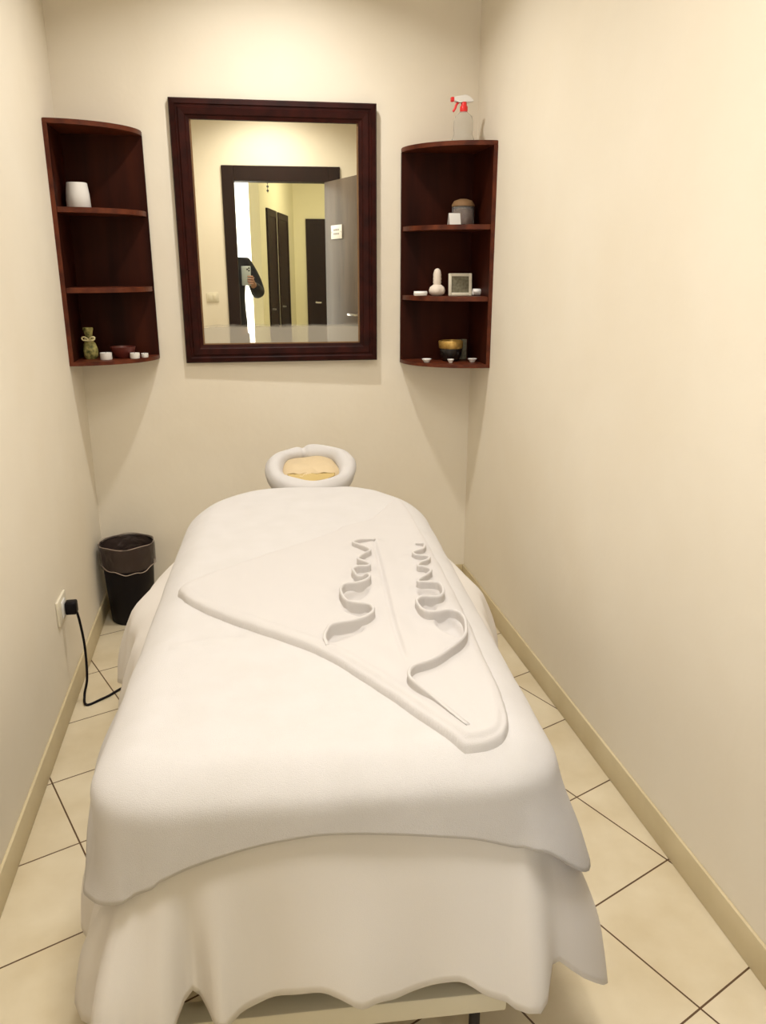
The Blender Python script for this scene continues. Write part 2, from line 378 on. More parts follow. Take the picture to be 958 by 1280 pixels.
zs = 1.582
j = empty('glass_jar', (.932, YS+.02, zs), label='lidded glass jar of dark potpourri on the upper board of the right shelf', cat='jar')
lathe('jar_glass', [(0, 0), (.042, 0), (.045, .004), (.045, .070), (.042, .074), (.0405, .074), (.0425, .07), (.0425, .006), (0, .004)], 'glass', j)
lathe('potpourri', [(0, .006), (.040, .006), (.040, .062), (.02, .068), (0, .066)], 'potpourri', j, wob=lambda a, z: 1-.03*abs(math.sin(6*a)))
lathe('jar_lid', [(0, .074), (.046, .074), (.045, .082), (.036, .095), (.015, .102), (0, .103)], 'lid', j)
bm = bmesh.new()
T1 = Matrix.Translation((.873, YS-.045, zs)) @ Matrix.Rotation(R(8), 4, 'Z')
add_box(bm, -.024, .024, -.0006, .0006, 0, .046, 0, T1 @ Matrix.Translation((.006, -.012, 0)) @ Matrix.Rotation(R(-14), 4, 'X') @ Matrix.Shear('XZ', 4, (.25, 0)))
add_box(bm, -.024, .024, -.0006, .0006, 0, .046, 0, T1 @ Matrix.Translation((.006, .012, 0)) @ Matrix.Rotation(R(14), 4, 'X') @ Matrix.Shear('XZ', 4, (.25, 0)))
tag(from_bm('tent_card', bm, 'white'), 'folded white tent card leaning in front of the glass jar', 'card')

zs = 1.313
h = empty('herbal_compress', (.826, YS, zs), label='pale muslin herbal massage ball with an upright bound handle, right shelf', cat='massage tool')
lathe('ball', [(0, 0), (.020, .001), (.032, .010), (.034, .022), (.030, .034), (.018, .043), (0, .047)], 'stone', h, seg=32, wob=lambda a, z: 1+.04*math.sin(6*a))
lathe('bound_handle', [(0, .036), (.017, .038), (.015, .048), (.017, .052), (.0155, .060), (.017, .066), (.0155, .074), (.0165, .082), (.0145, .092), (.012, .100), (.006, .106), (0, .107)], 'stone', h, seg=24)
def towel_roll(x, w, r, label):
    bm = bmesh.new(); n = 56; 
    pts = [((.35*r+.65*r*k/n)*math.cos(k/n*5*PI), (.35*r+.65*r*k/n)*math.sin(k/n*5*PI)) for k in range(n+1)]
    rr = .002
    for (off) in (0,):
        A = [bm.verts.new((x-w/2, YS-.03+py, zs+r+pz)) for py, pz in pts]; B = [bm.verts.new((x+w/2, YS-.03+py, zs+r+pz)) for py, pz in pts]
        for i in range(n): bm.faces.new((A[i], A[i+1], B[i+1], B[i]))
    o = from_bm('rolled_cloth', bm, 'wax', smooth=True)
    sm = o.modifiers.new('s', 'SOLIDIFY'); sm.thickness = .003; sm.offset = -1
    # closed core so the roll reads as solid cloth
    bm = bmesh.new(); bm.from_mesh(o.data)
    c = bmesh.ops.create_cone(bm, cap_ends=True, segments=24, radius1=r*.86, radius2=r*.86, depth=w*.97)
    bmesh.ops.transform(bm, matrix=Matrix.Translation((x, YS-.03, zs+r)) @ Matrix.Rotation(PI/2, 4, 'Y'), verts=c['verts'])
    bm.to_mesh(o.data); bm.free()
    tag(o, label, 'rolled cloth')
towel_roll(.750, .052, .010, 'slim white rolled cloth left of the muslin massage ball')
towel_roll(.992-.005, .036, .0145, 'short thick white rolled cloth right of the small square frame')
f = empty('picture_frame', (.922, YS-.005, zs), R(-4), label='small cream square frame with grey green weave inside, middle of right shelf', cat='frame')
TF = Matrix.Rotation(R(-6), 4, 'X')
bm = bmesh.new()
for a in ((-.048, -.036, 0, .088), (.036, .048, 0, .088), (-.036, .036, 0, .012), (-.036, .036, .076, .088)): add_box(bm, a[0], a[1], -.006, .006, a[2], a[3], .0015, TF)
from_bm('frame', bm, 'plate', f, True, 40)
box('insert', -.037, .037, -.002, .004, .011, .077, 'olivecloth', f, M4=TF)
box('easel_foot', -.012, .012, 0, .04, 0, .003, 'dark', f)

zs = 1.0345+.0144
p = empty('oil_burner', (.893, YS+.01, zs), label='black ceramic pot with a gold glazed rim on the right shelf bottom board', cat='pot')
lathe('pot_body', [(0, 0), (.030, 0), (.036, .006), (.046, .03), (.047, .055), (.043, .057), (.036, .05), (.02, .02), (0, .015)], 'blackglaze', p)
lathe('gold_rim', [(.0468, .052), (.050, .056), (.051, .080), (.049, .084), (.044, .084), (.043, .060), (.043, .054)], 'gold', p, wob=lambda a, z: 1+.025*math.sin(7*a)*(z > .06))
box('tile_leaning_behind', .927, .972, YS+.045, YS+.051, zs, zs+.085, 'olivecloth', bev=.002)
tag(bpy.data.objects['tile_leaning_behind'], 'pale grey green slab standing behind the black pot with gold rim', 'slab'); bpy.data.objects['tile_leaning_behind'].name = 'slab'
def saucer(x, y, label, r=.017):
    o = lathe('candle_dish', [(0, 0), (r*.5, 0), (r*.62, .004), (r, .014), (r*.93, .015), (r*.55, .007), (0, .006)], 'white', loc=(x, y, zs), seg=28)
    tag(o, label, 'dish')
saucer(.780, YS-.03, 'small white dish at the left end of the right shelf bottom board', .020)
saucer(.873, YS-.065, 'tiny white dish in front of the black pot with gold rim', .014)
saucer(.968, YS-.055, 'small white dish right of the black pot, nearest the right wall', .019)
o = lathe('pebble', [(0, 0), (.006, .001), (.009, .007), (.006, .013), (0, .015)], 'stone', loc=(.990, YS+.05, 1.313), seg=16); tag(o, 'tiny pale pebble at the right end of the middle board', 'pebble')

# ------------------------------------------------------------ waste bin
B = empty('waste_bin', (-.480, 3.235, 0), label='black plastic waste bin with a translucent liner in the left back corner', cat='waste bin')
hb = .335
lathe('bin_body', [(0, 0), (.083, 0), (.087, .004), (.107, hb), (.104, hb), (.083, .01), (0, .008)], 'black', B, seg=56)
random.seed(9)
lw = [random.uniform(-1, 1) for _ in range(56)]
lathe('bin_liner', [(.092, .16), (.102, hb-.01), (.106, hb+.006), (.1115, hb+.004), (.1125, hb-.012), (.111, hb-.05), (.1085, hb-.085), (.1095, hb-.092)], 'bag', B, seg=56,
      wob=lambda a, z: 1+(.012*math.sin(7*a+z*30)+.008*math.sin(17*a-z*50))*(z > hb-.005 or z < hb-.02))
tube('liner_hem', [(.1105*math.cos(a), .1105*math.sin(a), hb-.09+.012*math.sin(a*2+1)+.004*math.sin(9*a)) for a in [k*2*PI/32 for k in range(32)]], .0016, 'baghem_highlight', B, seg=6, closed=True, sub=3)
tube('liner_rim_highlight', [(.109*math.cos(a), .109*math.sin(a), hb+.006+.003*math.sin(5*a)) for a in [k*2*PI/32 for k in range(32)]], .0014, 'baghem_highlight', B, seg=6, closed=True, sub=3)  # pale line painting the highlight along the liner's rim

# ------------------------------------------------------------ wall socket and cord
so = empty('wall_socket', (XL, 2.53, .36), label='ivory wall socket low on the left wall beside the bed', cat='socket')
box('socket_plate', 0, .009, -.06, .06, -.042, .042, 'plate', so, bev=.003)
box('socket_face', .009, .013, -.025, .025, -.028, .028, 'white', so, bev=.002)
cp = empty('power_cord', (XL+.02, 2.545, .355), label='black plug and power cord running from the wall socket to under the bed', cat='power cord')
bm = bmesh.new(); add_box(bm, -.006, .030, -.018, .018, -.022, .022, .006)
from_bm('plug', bm, 'black', cp, True)
ox, oy, oz = cp.location
tube('cord', [(x-ox, y-oy, z-oz) for x, y, z in [(XL+.045, 2.545, .345), (XL+.052, 2.545, .30), (XL+.055, 2.56, .20), (XL+.048, 2.57, .08), (XL+.035, 2.56, .02), (-.555, 2.52, .0045), (-.50, 2.56, .0045), (-.40, 2.64, .0045), (-.20, 2.55, .0045), (.05, 2.3, .0045)]], .0042, 'black', cp, seg=10)

# ------------------------------------------------------------ massage bed
BX, BY, BA = .11, 1.0, -math.atan(.0669)
bedT = Matrix.Translation((BX, BY, 0)) @ Matrix.Rotation(BA, 4, 'Z')
bed = empty('massage_table', (BX, BY, 0), BA, label='massage table draped in white sheets and towels down the middle of the room', cat='massage table')
HW, LEN, ZT = .360, 1.66, .695
def outline(hw, l0, l1, rf, rh, n=120):
    """rounded plan outline, clockwise from head centre; foot at v=l0, head at v=l1; returns dense points, normals, kind"""
    pts = []
    def arc(cx, cy, rx, ry, a0, a1, k):
        for i in range(k+1): a = a0+(a1-a0)*i/k; pts.append((cx+rx*math.cos(a), cy+ry*math.sin(a)))
    arc(hw-rh[0], l1-rh[1], rh[0], rh[1], PI/2, 0, 40)
    arc(hw-rf, l0+rf, rf, rf, 0, -PI/2, 16)
    arc(-hw+rf, l0+rf, rf, rf, -PI/2, -PI, 16)
    arc(-hw+rh[0], l1-rh[1], rh[0], rh[1], PI, PI/2, 40)
    # resample by length
    P = [Vector((x, y)) for x, y in pts]; P.append(P[0].copy())
    ls = [0]
    for a, b_ in zip(P, P[1:]): ls.append(ls[-1]+(b_-a).length)
    out = []
    for i in range(n):
        t = ls[-1]*i/n
        k = max(j_ for j_ in range(len(ls)) if ls[j_] <= t+1e-9); k = min(k, len(P)-2)
        sg = ls[k+1]-ls[k]; f_ = (t-ls[k])/sg if sg > 1e-9 else 0
        out.append(P[k].lerp(P[k+1], f_))
    nor = []
    for i in range(n):
        tt = out[(i+1) % n]-out[i-1]; tt.normalize(); nor.append(Vector((-tt.y, tt.x)))
    return out, nor
RE = .075
HEADR = (.28, .34)
def interp(tab, x):
    if x <= tab[0][0]: return tab[0][1]
    for (a, va), (b_, vb) in zip(tab, tab[1:]):
        if x <= b_:
            i = tab.index((a, va)); t = (x-a)/(b_-a); h_ = b_-a
            pa = tab[max(i-1, 0)]; pb = tab[min(i+2, len(tab)-1)]
            m0 = (vb-pa[1])/(b_-pa[0])*h_; m1 = (pb[1]-va)/(pb[0]-a)*h_
            return (2*t**3-3*t*t+1)*va+(t**3-2*t*t+t)*m0+(3*t*t-2*t**3)*vb+(t**3-t*t)*m1
    return tab[-1][1]
def sstep(a, b, x):
    t = min(1, max(0, (x-a)/(b-a))); return t*t*(3-2*t)
def gauss(x, c, w): return math.exp(-((x-c)/w)**2)
def topz(u, v):
    return .0030*noise.noise(Vector((u*7, v*7, 1)))+.0016*noise.noise(Vector((u*19, v*16, 4)))
def drape(name, z0, extra, hem, bulge, m, parent=None, N=420, nd=30, thick=.004, crease=False):
    O, Nn = outline(HW, 0, LEN, .095, HEADR, N)
    bm = bmesh.new(); rings = []
    # inset start on top: RE inside the outline
    inner = []
    for p, n_ in zip(O, Nn): inner.append(p-n_*RE)
    lo, hi = .30, LEN-.36
    def med(p): return Vector((0, min(max(p.y, lo), hi)))
    K = 26
    for k in range(K+1):
        f_ = k/K; ring = []
        for i in range(N):
            c_ = med(inner[i]); q = c_.lerp(inner[i], .02+.98*f_)
            z = z0+topz(q.x, q.y)
            if crease:
                s_ = q.y-(.455-1.2*(q.x+.15)**2); z += .0045*math.exp(-(s_/.012)**2)*sstep(-.06, -.2, q.x)
            ring.append(bm.verts.new((q.x, q.y, z)))
        rings.append(ring)
    th_max = R(84); arcL = RE*th_max
    for k in range(1, nd+1):
        ring = []
        for i in range(N):
            p, n_ = inner[i], Nn[i]; P_ = O[i]
            hz = hem(P_, n_, i/N)
            zc = z0-RE*(1-math.cos(th_max))
            total = arcL+(zc-hz)/math.sin(th_max)
            # denser on the roll-over
            f_ = k/nd; q = total*f_
            if q < arcL: th = q/RE; out = RE*math.sin(th); z = z0-RE*(1-math.cos(th))
            else: out = RE*math.sin(th_max)+(q-arcL)*math.cos(th_max); z = zc-(q-arcL)*math.sin(th_max)
            drop = z0-z
            out += extra*sstep(0, .05, drop)+bulge(P_, n_, drop, i/N)
            x, y = p.x+n_.x*out, p.y+n_.y*out
            w = sstep(0, .08, drop)
            z += topz(p.x, p.y)*(1-w)
            x += n_.x*.004*w*noise.noise(Vector((x*9, y*9, z*4))); y += n_.y*.004*w*noise.noise(Vector((x*9, y*9, z*4+7)))
            ring.append(bm.verts.new((x, y, z)))
        rings.append(ring)
    bm.faces.new(rings[0])
    for A, B_ in zip(rings, rings[1:]):
        for i in range(N): bm.faces.new((A[i], A[(i+1) % N], B_[(i+1) % N], B_[i]))
    o = from_bm(name, bm, m, parent, smooth=True)
    sm = o.modifiers.new('thickness', 'SOLIDIFY'); sm.thickness = thick; sm.offset = -1
    return o

# --- shared flare of both cloths
def base_bulge(P, n, drop, s):
    side = abs(n.x); v = P.y; d = sstep(.03, .4, drop)
    b = side*d*.045
    b += side*.03*sstep(.02, .25, drop)*gauss(v, 1.25, .45)
    if P.x < 0: b -= side*.042*gauss(v, .06, .12)*sstep(.03, .2, drop)*(1-.55*sstep(.22, .36, drop))
    if n.y < -.05:
        f_ = (-n.y)
        b += f_*.006*sstep(.06, .45, drop)
    return b
def sheet_bulge(P, n, drop, s):
    b = base_bulge(P, n, drop, s); v = P.y; u = P.x
    if abs(n.x) > .3:
        b += abs(n.x)*.085*sstep(.09, .24, drop)*gauss(v, 1.18, .36)
        b += .014*math.sin(v*21+(1 if u > 0 else 2.2))*sstep(.12, .4, drop)*abs(n.x)
        b += .012*math.sin(v*47+drop*6)*sstep(.15, .4, drop)*abs(n.x)
    if n.y < -.2:
        D = sstep(.10, .42, drop)
        b += D*(.030*gauss(u, -.262, .022)-.030*gauss(u, -.222, .013+.010*D)+.026*gauss(u, -.180, .022)-.010*gauss(u, -.10, .03)
                +.008*math.sin(u*16+.6)+.010*gauss(u, .02, .05)-.012*gauss(u, .13, .05)+.012*gauss(u, .25, .06))
    # pleats at the two foot corners
    if P.y < .12 and abs(n.x) > .15 and abs(n.y) > .05:
        D = sstep(.08, .45, drop); ang = abs(math.degrees(math.atan2(n.x, -n.y)))   # 0 foot, 90 side
        if u > 0: b += D*(.030*gauss(ang, 80, 22)-.030*gauss(ang, 42, 13)+.012*gauss(ang, 18, 12))
        else: b += D*(.034*gauss(ang, 30, 14)-.018*gauss(ang, 58, 12)+.016*gauss(ang, 84, 14))
    return b
HEMF = [(-.42, .262), (-.33, .268), (-.275, .285), (-.252, .315), (-.232, .340), (-.212, .320), (-.19, .304), (-.15, .310), (-.10, .322), (-.029, .342), (.005, .332), (.036, .314), (.062, .318), (.089, .314), (.13, .318), (.17, .326), (.20, .327), (.239, .302), (.29, .282), (.345, .275)]
def sheet_hem(P, n, s):
    if n.y < -.05 and P.y < .3:
        ang = math.degrees(math.atan2(abs(n.x), -n.y))
        if P.x > 0:
            if ang < 3: return interp(HEMF, P.x)
            return interp([(3, .275), (25, .280), (42, .325), (58, .27), (80, .195), (90, .235)], ang)
        if ang < 3: return interp(HEMF, P.x)
        return interp([(3, .25), (45, .235), (90, .24)], ang)
    if P.y > 1.3: return .25+.03*math.sin(P.x*20)
    return .25+.018*math.sin(P.y*13)+.01*math.sin(P.y*31) - .03*gauss(P.y, .1, .15)
def towel_bulge(P, n, drop, s):
    b = base_bulge(P, n, drop, s); v = P.y; u = P.x
    if abs(n.x) > .3:
        b += .006*math.sin(v*15+1)*sstep(.05, .25, drop)
        b += .012*gauss(v, .06, .1)*sstep(.04, .2, drop)
    if u < 0: b += abs(n.x)*sstep(.03, .2, drop)*(.030*gauss(v, .34, .2)-.006*gauss(v, .0, .1))
    if n.y < -.2: b += .003*math.sin(u*18)*sstep(.04, .2, drop)
    return b
def towel_hem(P, n, s):
    if n.y < -.05 and P.y < .3:
        ang = math.degrees(math.atan2(abs(n.x), -n.y))
        if ang < 3: return interp([(-.33, .528), (-.265, .556), (-.2, .582), (-.05, .612), (.05, .608), (.2, .588), (.28, .562)], P.x)
        if P.x > 0: return interp([(3, .565), (30, .55), (62, .475), (85, .46), (90, .47)], ang)
        return interp([(3, .548), (35, .512), (65, .482), (85, .460), (90, .457)], ang)
    if P.y > 1.3: return .53
    if P.x < 0: return interp([(0, .457), (.12, .457), (.30, .50), (.9, .51), (1.3, .53)], P.y)
    return .475+.01*math.sin(P.y*9) + .05*sstep(.3, 1.2, P.y)

# table body
def rprism(name, hw, l0, l1, z0, z1, m, parent, rf=.05, rh=(.25, .31), n=120):
    O, _ = outline(hw, l0, l1, rf, rh, n)
    return prism(name, [(p.x, p.y) for p in O], z0, z1, m, parent, bev=.012)
rprism('table_cushion', HW-.045, .035, LEN-.035, .615, .682, 'vinyl', bed)
rprism('table_deck', HW-.065, .06, LEN-.06, .585, .614, 'tan', bed)
for v in (.05, 1.18): 
    box('base_beam', -.30, .302, v, v+.045, .155, .200, 'cream', bed, bev=.004)
    for u in (-.25, .25):
        cc = lathe('caster', [(0, 0), (.024, 0), (.028, .006), (.028, .03), (.022, .036), (.010, .04), (.010, .160-.002), (0, .158)], 'dark', bed, seg=24, loc=(u, v+.022, 0))
box('base_rail', -.16, -.11, .095, 1.18, .155, .200, 'tan', bed, bev=.004); box('base_rail', .11, .16, .095, 1.18, .155, .200, 'tan', bed, bev=.004)
box('lift_column', -.06, .06, .42, .62, .2, .585, 'tan', bed, bev=.01); box('lift_column', -.06, .06, .95, 1.12, .2, .585, 'tan', bed, bev=.01)
box('cross_member', -.16, .16, .44, .60, .165, .2, 'tan', bed, bev=.004); box('cross_member', -.16, .16, .96, 1.11, .165, .2, 'tan', bed, bev=.004)
box('motor', -.075, .035, .12, .40, .21, .30, 'black', bed, bev=.012)
# head rest
hr = empty('headrest', (0, 0, 0)); hr.parent = bed
HC = Vector((.022, 1.835, .700))
bpy.data.objects.remove(hr)
HT = Matrix.Translation(HC) @ Matrix.Rotation(R(13), 4, 'X')
bm = bmesh.new(); n = 64; prev = None; rings = []
for (rr, zz) in [(0, -.030), (.085, -.034), (.108, -.022), (.113, 0), (.108, .016), (.09, .026), (.05, .030), (0, .028)]:
    ring = []
    for i in range(n):
        a = 2*PI*i/n; e = 1+.015*math.sin(3*a+1)
        ring.append(bm.verts.new(HT @ Vector((rr*1.0*math.cos(a)*e, rr*1.0*math.sin(a)*e, zz+.004*math.sin(4*a+rr*40)*(rr > .01)))))
    rings.append(ring)
for A, B_ in zip(rings, rings[1:]):
    for i in range(n): bm.faces.new((A[i], A[(i+1) % n], B_[(i+1) % n], B_[i]))
bmesh.ops.remove_doubles(bm, verts=bm.verts[:], dist=1e-4)
hc = from_bm('headrest_cushion', bm, 'vinyl', bed, True)
seam = []
for i in range(9):
    a = i/8; x = -.085+.17*a
    seam.append(HT @ Vector((x, -.062+.006*math.sin(i*2.3), .030+.003*math.sin(i*3.1))))
tube('seam', seam, .0022, 'tan', hc, seg=6)
bm = bmesh.new()
ps = [(-.085, -.064), (-.04, -.068), (0, -.064), (.045, -.066), (.085, -.061), (.078, -.085), (.05, -.103), (0, -.114), (-.05, -.104), (-.078, -.086)]
tv = [bm.verts.new(HT @ Vector((x, y, .031-.10*max(0, -y-.07)))) for x, y in ps]; bv = [bm.verts.new(HT @ Vector((x, y, .010))) for x, y in ps]
bm.faces.new(tv); bm.faces.new(bv[::-1])
for i in range(len(ps)): k = (i+1) % len(ps); bm.faces.new((tv[i], tv[k], bv[k], bv[i]))
from_bm('pillow_lip', bm, 'vinyldark', hc)
bm = bmesh.new()
for u in (-.05, .05): add_box(bm, HC.x+u-.01, HC.x+u+.01, 1.55, 1.86, .640, .660)
from_bm('headrest_bracket', bm, 'chrome', bed)

sheet = drape('fitted_sheet', .6985, 0, sheet_hem, sheet_bulge, 'sheet', thick=.002)
sheet.matrix_world = bedT; sheet.name = 'bed_sheet'
tag(sheet, 'white cotton sheet hanging over the massage table with a wavy hem at the foot', 'bed sheet')
tw = drape('bath_towel', .712, .013, towel_hem, towel_bulge, 'towel', thick=.007, crease=True)
tw.matrix_world = bedT
tag(tw, 'large white terry towel spread over the sheet on the massage table', 'towel')
# flat woven band just above the hem at the foot of the big towel
# towel rolled round the head rest
pts = []; rad = []
nn = 40
for i in range(nn):
    a = 2*PI*i/nn
    x = .134*math.cos(a); y = .135*math.sin(a)
    z = .010+.008*math.sin(a)+.004*math.sin(3*a)
    pts.append(HT @ Vector((x, y, z)))
bm = bmesh.new(); ringv = []
P = [Vector(p) for p in pts]
ctr = HT @ Vector((0, 0, .01)); upv = (HT.to_3x3() @ Vector((0, 0, 1))).normalized()
for i, p in enumerate(catmull(P, 4, True)):
    a = 2*PI*i/(nn*4); o_ = (p-ctr); o_ -= upv*o_.dot(upv); o_.normalize()
    r = .034+.004*math.sin(2*a+.5)+.003*math.sin(5*a)
    if True: r -= .010*gauss(a, 1.75, .10)
    ring = []
    for k in range(20):
        t = 2*PI*k/20
        rr = r*(1+.05*math.sin(3*t+a*3)+.03*math.sin(7*t+2*a))
        ring.append(bm.verts.new(p+o_*rr*.92*math.cos(t)+upv*rr*math.sin(t)))
    ringv.append(ring)
for i in range(len(ringv)):
    A, B_ = ringv[i], ringv[(i+1) % len(ringv)]
    for k in range(20): bm.faces.new((A[k], A[(k+1) % 20], B_[(k+1) % 20], B_[k]))
rt = from_bm('rolled_towel', bm, 'towel', smooth=True); rt.matrix_world = bedT
tag(rt, 'white towel rolled into a ring around the beige head rest', 'towel')

# ------------------------------------------------------------ ruffled towel laid on top
L1 = [(-.31, .73), (-.300, .672), (-.27, .622), (-.162, .508), (-.075, .432), (.003, .352), (.063, .265), (.144, .129), (.196, .046), (.216, .034), (.262, .042), (.287, .076), (.300, .149), (.305, .246), (.312, .43), (.318, .643), (.316, .858), (.312, 1.092), (.307, 1.294), (.293, 1.404), (.265, 1.391), (.185, 1.226), (.097, 1.158), (.059, 1.103), (-.084, .971), (-.219, .839)]
LC = [(.011, .372), (.007, .404), (.019, .431), (.046, .445), (.078, .46), (.1, .475), (.113, .498), (.108, .525), (.084, .537), (.062, .551), (.052, .583), (.054, .616), (.067, .638), (.09, .643), (.112, .657), (.123, .676), (.121, .692), (.106, .699), (.09, .714), (.09, .735), (.103, .749), (.125, .752), (.132, .768), (.12, .792), (.108, .814), (.124, .848), (.144, .876), (.138, .902), (.121, .929), (.107, .951), (.127, .975), (.169, .998)]
RC = [(.219, .072), (.182, .148), (.159, .178), (.147, .202), (.147, .226), (.158, .246), (.185, .264), (.221, .292), (.254, .329), (.279, .369), (.29, .421), (.286, .457), (.269, .471), (.24, .466), (.223, .468), (.212, .486), (.209, .508), (.21, .534), (.226, .545), (.255, .543), (.271, .562), (.277, .59), (.275, .623), (.256, .634), (.23, .639), (.237, .658), (.262, .691), (.272, .716), (.262, .739), (.247, .747), (.256, .774), (.278, .794), (.285, .82), (.257, .832), (.252, .857), (.282, .885), (.292, .929), (.273, .948)]
BAYS = [[(.012, .4), (.018, .428), (.081, .457), (.085, .440), (.05, .405), (.016, .389)], [(.056, .592), (.068, .624), (.118, .652), (.106, .619), (.065, .568)],
        [(.235, .460), (.271, .464), (.283, .421), (.277, .391), (.25, .42)], [(.229, .631), (.268, .619), (.271, .581), (.245, .583), (.23, .600)],
        [(.212, .538), (.253, .537), (.240, .510), (.213, .495)], [(.092, .711), (.119, .69), (.112, .677), (.092, .690)], [(.057, .545), (.104, .522), (.103, .495), (.073, .520)]]
SEAM = [(.167, .998), (.165, .892), (.158, .647), (.151, .445), (.154, .31)]
def seg_d(X, Y, pl, closed):
    d = np.full(X.shape, 1e9); k = len(pl)
    for i in range(k if closed else k-1):
        ax, ay = pl[i]; bx, by = pl[(i+1) % k]
        dx, dy = bx-ax, by-ay; L2 = dx*dx+dy*dy+1e-12
        t = np.clip(((X-ax)*dx+(Y-ay)*dy)/L2, 0, 1)
        d = np.minimum(d, np.hypot(X-ax-t*dx, Y-ay-t*dy))
    return d
def inside(X, Y, pl):
    ins = np.zeros(X.shape, bool); k = len(pl)
    for i in range(k):
        ax, ay = pl[i]; bx, by = pl[(i+1) % k]
        c_ = ((ay > Y) != (by > Y)) & (X < (bx-ax)*(Y-ay)/((by-ay) if by != ay else 1e-12)+ax)
        ins ^= c_
    return ins
def sm(pl, n=6, closed=True): return [(p.x, p.y) for p in catmull([(x, y, 0) for x, y in pl], n, closed)]
l1 = sm(L1, 4); lc = sm(LC, 6, False); rc = sm(RC, 6, False); bays = [sm(b_, 3) for b_ in BAYS]
def ss(a, b, x): t = np.clip((x-a)/(b-a), 0, 1); return t*t*(3-2*t)
def surf(U, V):
    """height of the big towel's top surface at bed coords"""
    q = np.maximum(0, np.abs(U)-(HW-RE)); vq = np.maximum(0, RE-V); 
    vh = np.maximum(0, V-(LEN-RE))
    # rounded head corners
    hu = (np.abs(U)-(HW-HEADR[0]))/(HEADR[0]); hv = (V-(LEN-HEADR[1]))/(HEADR[1])
    rad_ = np.where((hu > 0) & (hv > 0), np.hypot(hu, hv), 0)
    q = np.maximum(q, np.maximum(0, (rad_-(1-RE/HEADR[0]))*HEADR[0]))
    q = np.maximum(q, vq); q = np.maximum(q, vh)
    return .712-(RE-np.sqrt(np.maximum(RE**2-np.minimum(q, RE*.98)**2, 0)))
def height(U, V):
    ins = inside(U, V, l1); d = seg_d(U, V, l1, True); sd = np.where(ins, d, -d)
    # thick rolled lower edge, thin upper-left edge
    lowd = seg_d(U, V, [(-.30, .672), (.006, .355), (.063, .261), (.144, .129), (.196, .046), (.216, .034), (.262, .042), (.287, .076)], False)
    T = .003+.011*ss(.75, .0, lowd)
    T = T*(1-.5*ss(.6, 1.3, V))
    rr = .010+.02*ss(.05, .4, lowd)
    x = np.clip(sd/rr, 0, 1)
    h = T*np.sqrt(np.maximum(0, 1-(1-x)**2))
    h += .003*np.exp(-((sd-.022)/.010)**2)*ss(.3, .02, lowd)-.0035*np.exp(-((sd-.0115)/.0035)**2)*ss(.05, .015, lowd)*ss(-.05, .05, U)
    for b_ in bays:
        ib = inside(U, V, b_); db = seg_d(U, V, b_, True); s_ = np.where(ib, db, -db)
        h -= .012*ss(-.002, .005, s_)
    h += (.006*np.exp(-(seg_d(U, V, lc[60:], False)/.020)**2)+.006*np.exp(-(seg_d(U, V, rc[60:], False)/.02)**2))
    ds = seg_d(U, V, SEAM, False); sx_ = U-np.interp(V, [.31, .445, .647, .892, .998], [.154, .151, .158, .165, .167])
    fade = ss(.28, .36, V)*ss(1.05, .95, V)
    h += fade*(.005*ss(-.001, .006, sx_)*ss(.05, .01, sx_)-.004*np.exp(-(ds/.004)**2))
    # soft diagonal puckers
    h += .0016*np.sin(U*46+V*30)*ss(.02, .1, sd)*ss(.9, .4, V)*ss(.0, .1, U+.05)
    return np.where(sd > 0, h, -.0), sd
STEP = .0036
us = np.arange(-.33, .335, STEP); vs_ = np.arange(.02, 1.42, STEP)
U, V = np.meshgrid(us, vs_, indexing='ij')
Hh, SD = height(U, V); Z = surf(U, V)+Hh
# snap the outermost ring of vertices onto the outline by moving it down through the big towel's top
gx, gy = np.gradient(SD, STEP); gl = np.hypot(gx, gy)+1e-9; gx /= gl; gy /= gl
keep = SD > -STEP*.95
edge = SD < STEP*.45
U2 = np.where(edge & keep, U-gx*SD, U); V2 = np.where(edge & keep, V-gy*SD, V)
Z = np.where(edge, surf(U2, V2)-.003, Z+.0015); U, V = U2, V2
bm = bmesh.new(); vid = {}
nu, nv = U.shape
cell = keep[:-1, :-1] & keep[1:, :-1] & keep[:-1, 1:] & keep[1:, 1:]
def gv(i, k):
    if (i, k) not in vid:
        u_, v_ = float(U[i, k]), float(V[i, k]); vid[(i, k)] = bm.verts.new((u_, v_, float(Z[i, k])+topz(u_, v_)))
    return vid[(i, k)]
for i in range(nu-1):
    for k in range(nv-1):
        if cell[i, k]: bm.faces.new((gv(i, k), gv(i+1, k), gv(i+1, k+1), gv(i, k+1)))
rtw = empty('folded_towel', (0, 0, 0), label='white towel folded on the diagonal with two ruffled edges, lying on the big towel', cat='towel')
rtw.matrix_world = bedT
ft = from_bm('towel_layer', bm, 'towel2', rtw, True)
smd = ft.modifiers.new('soft', 'SMOOTH'); smd.iterations = 2; smd.factor = .35

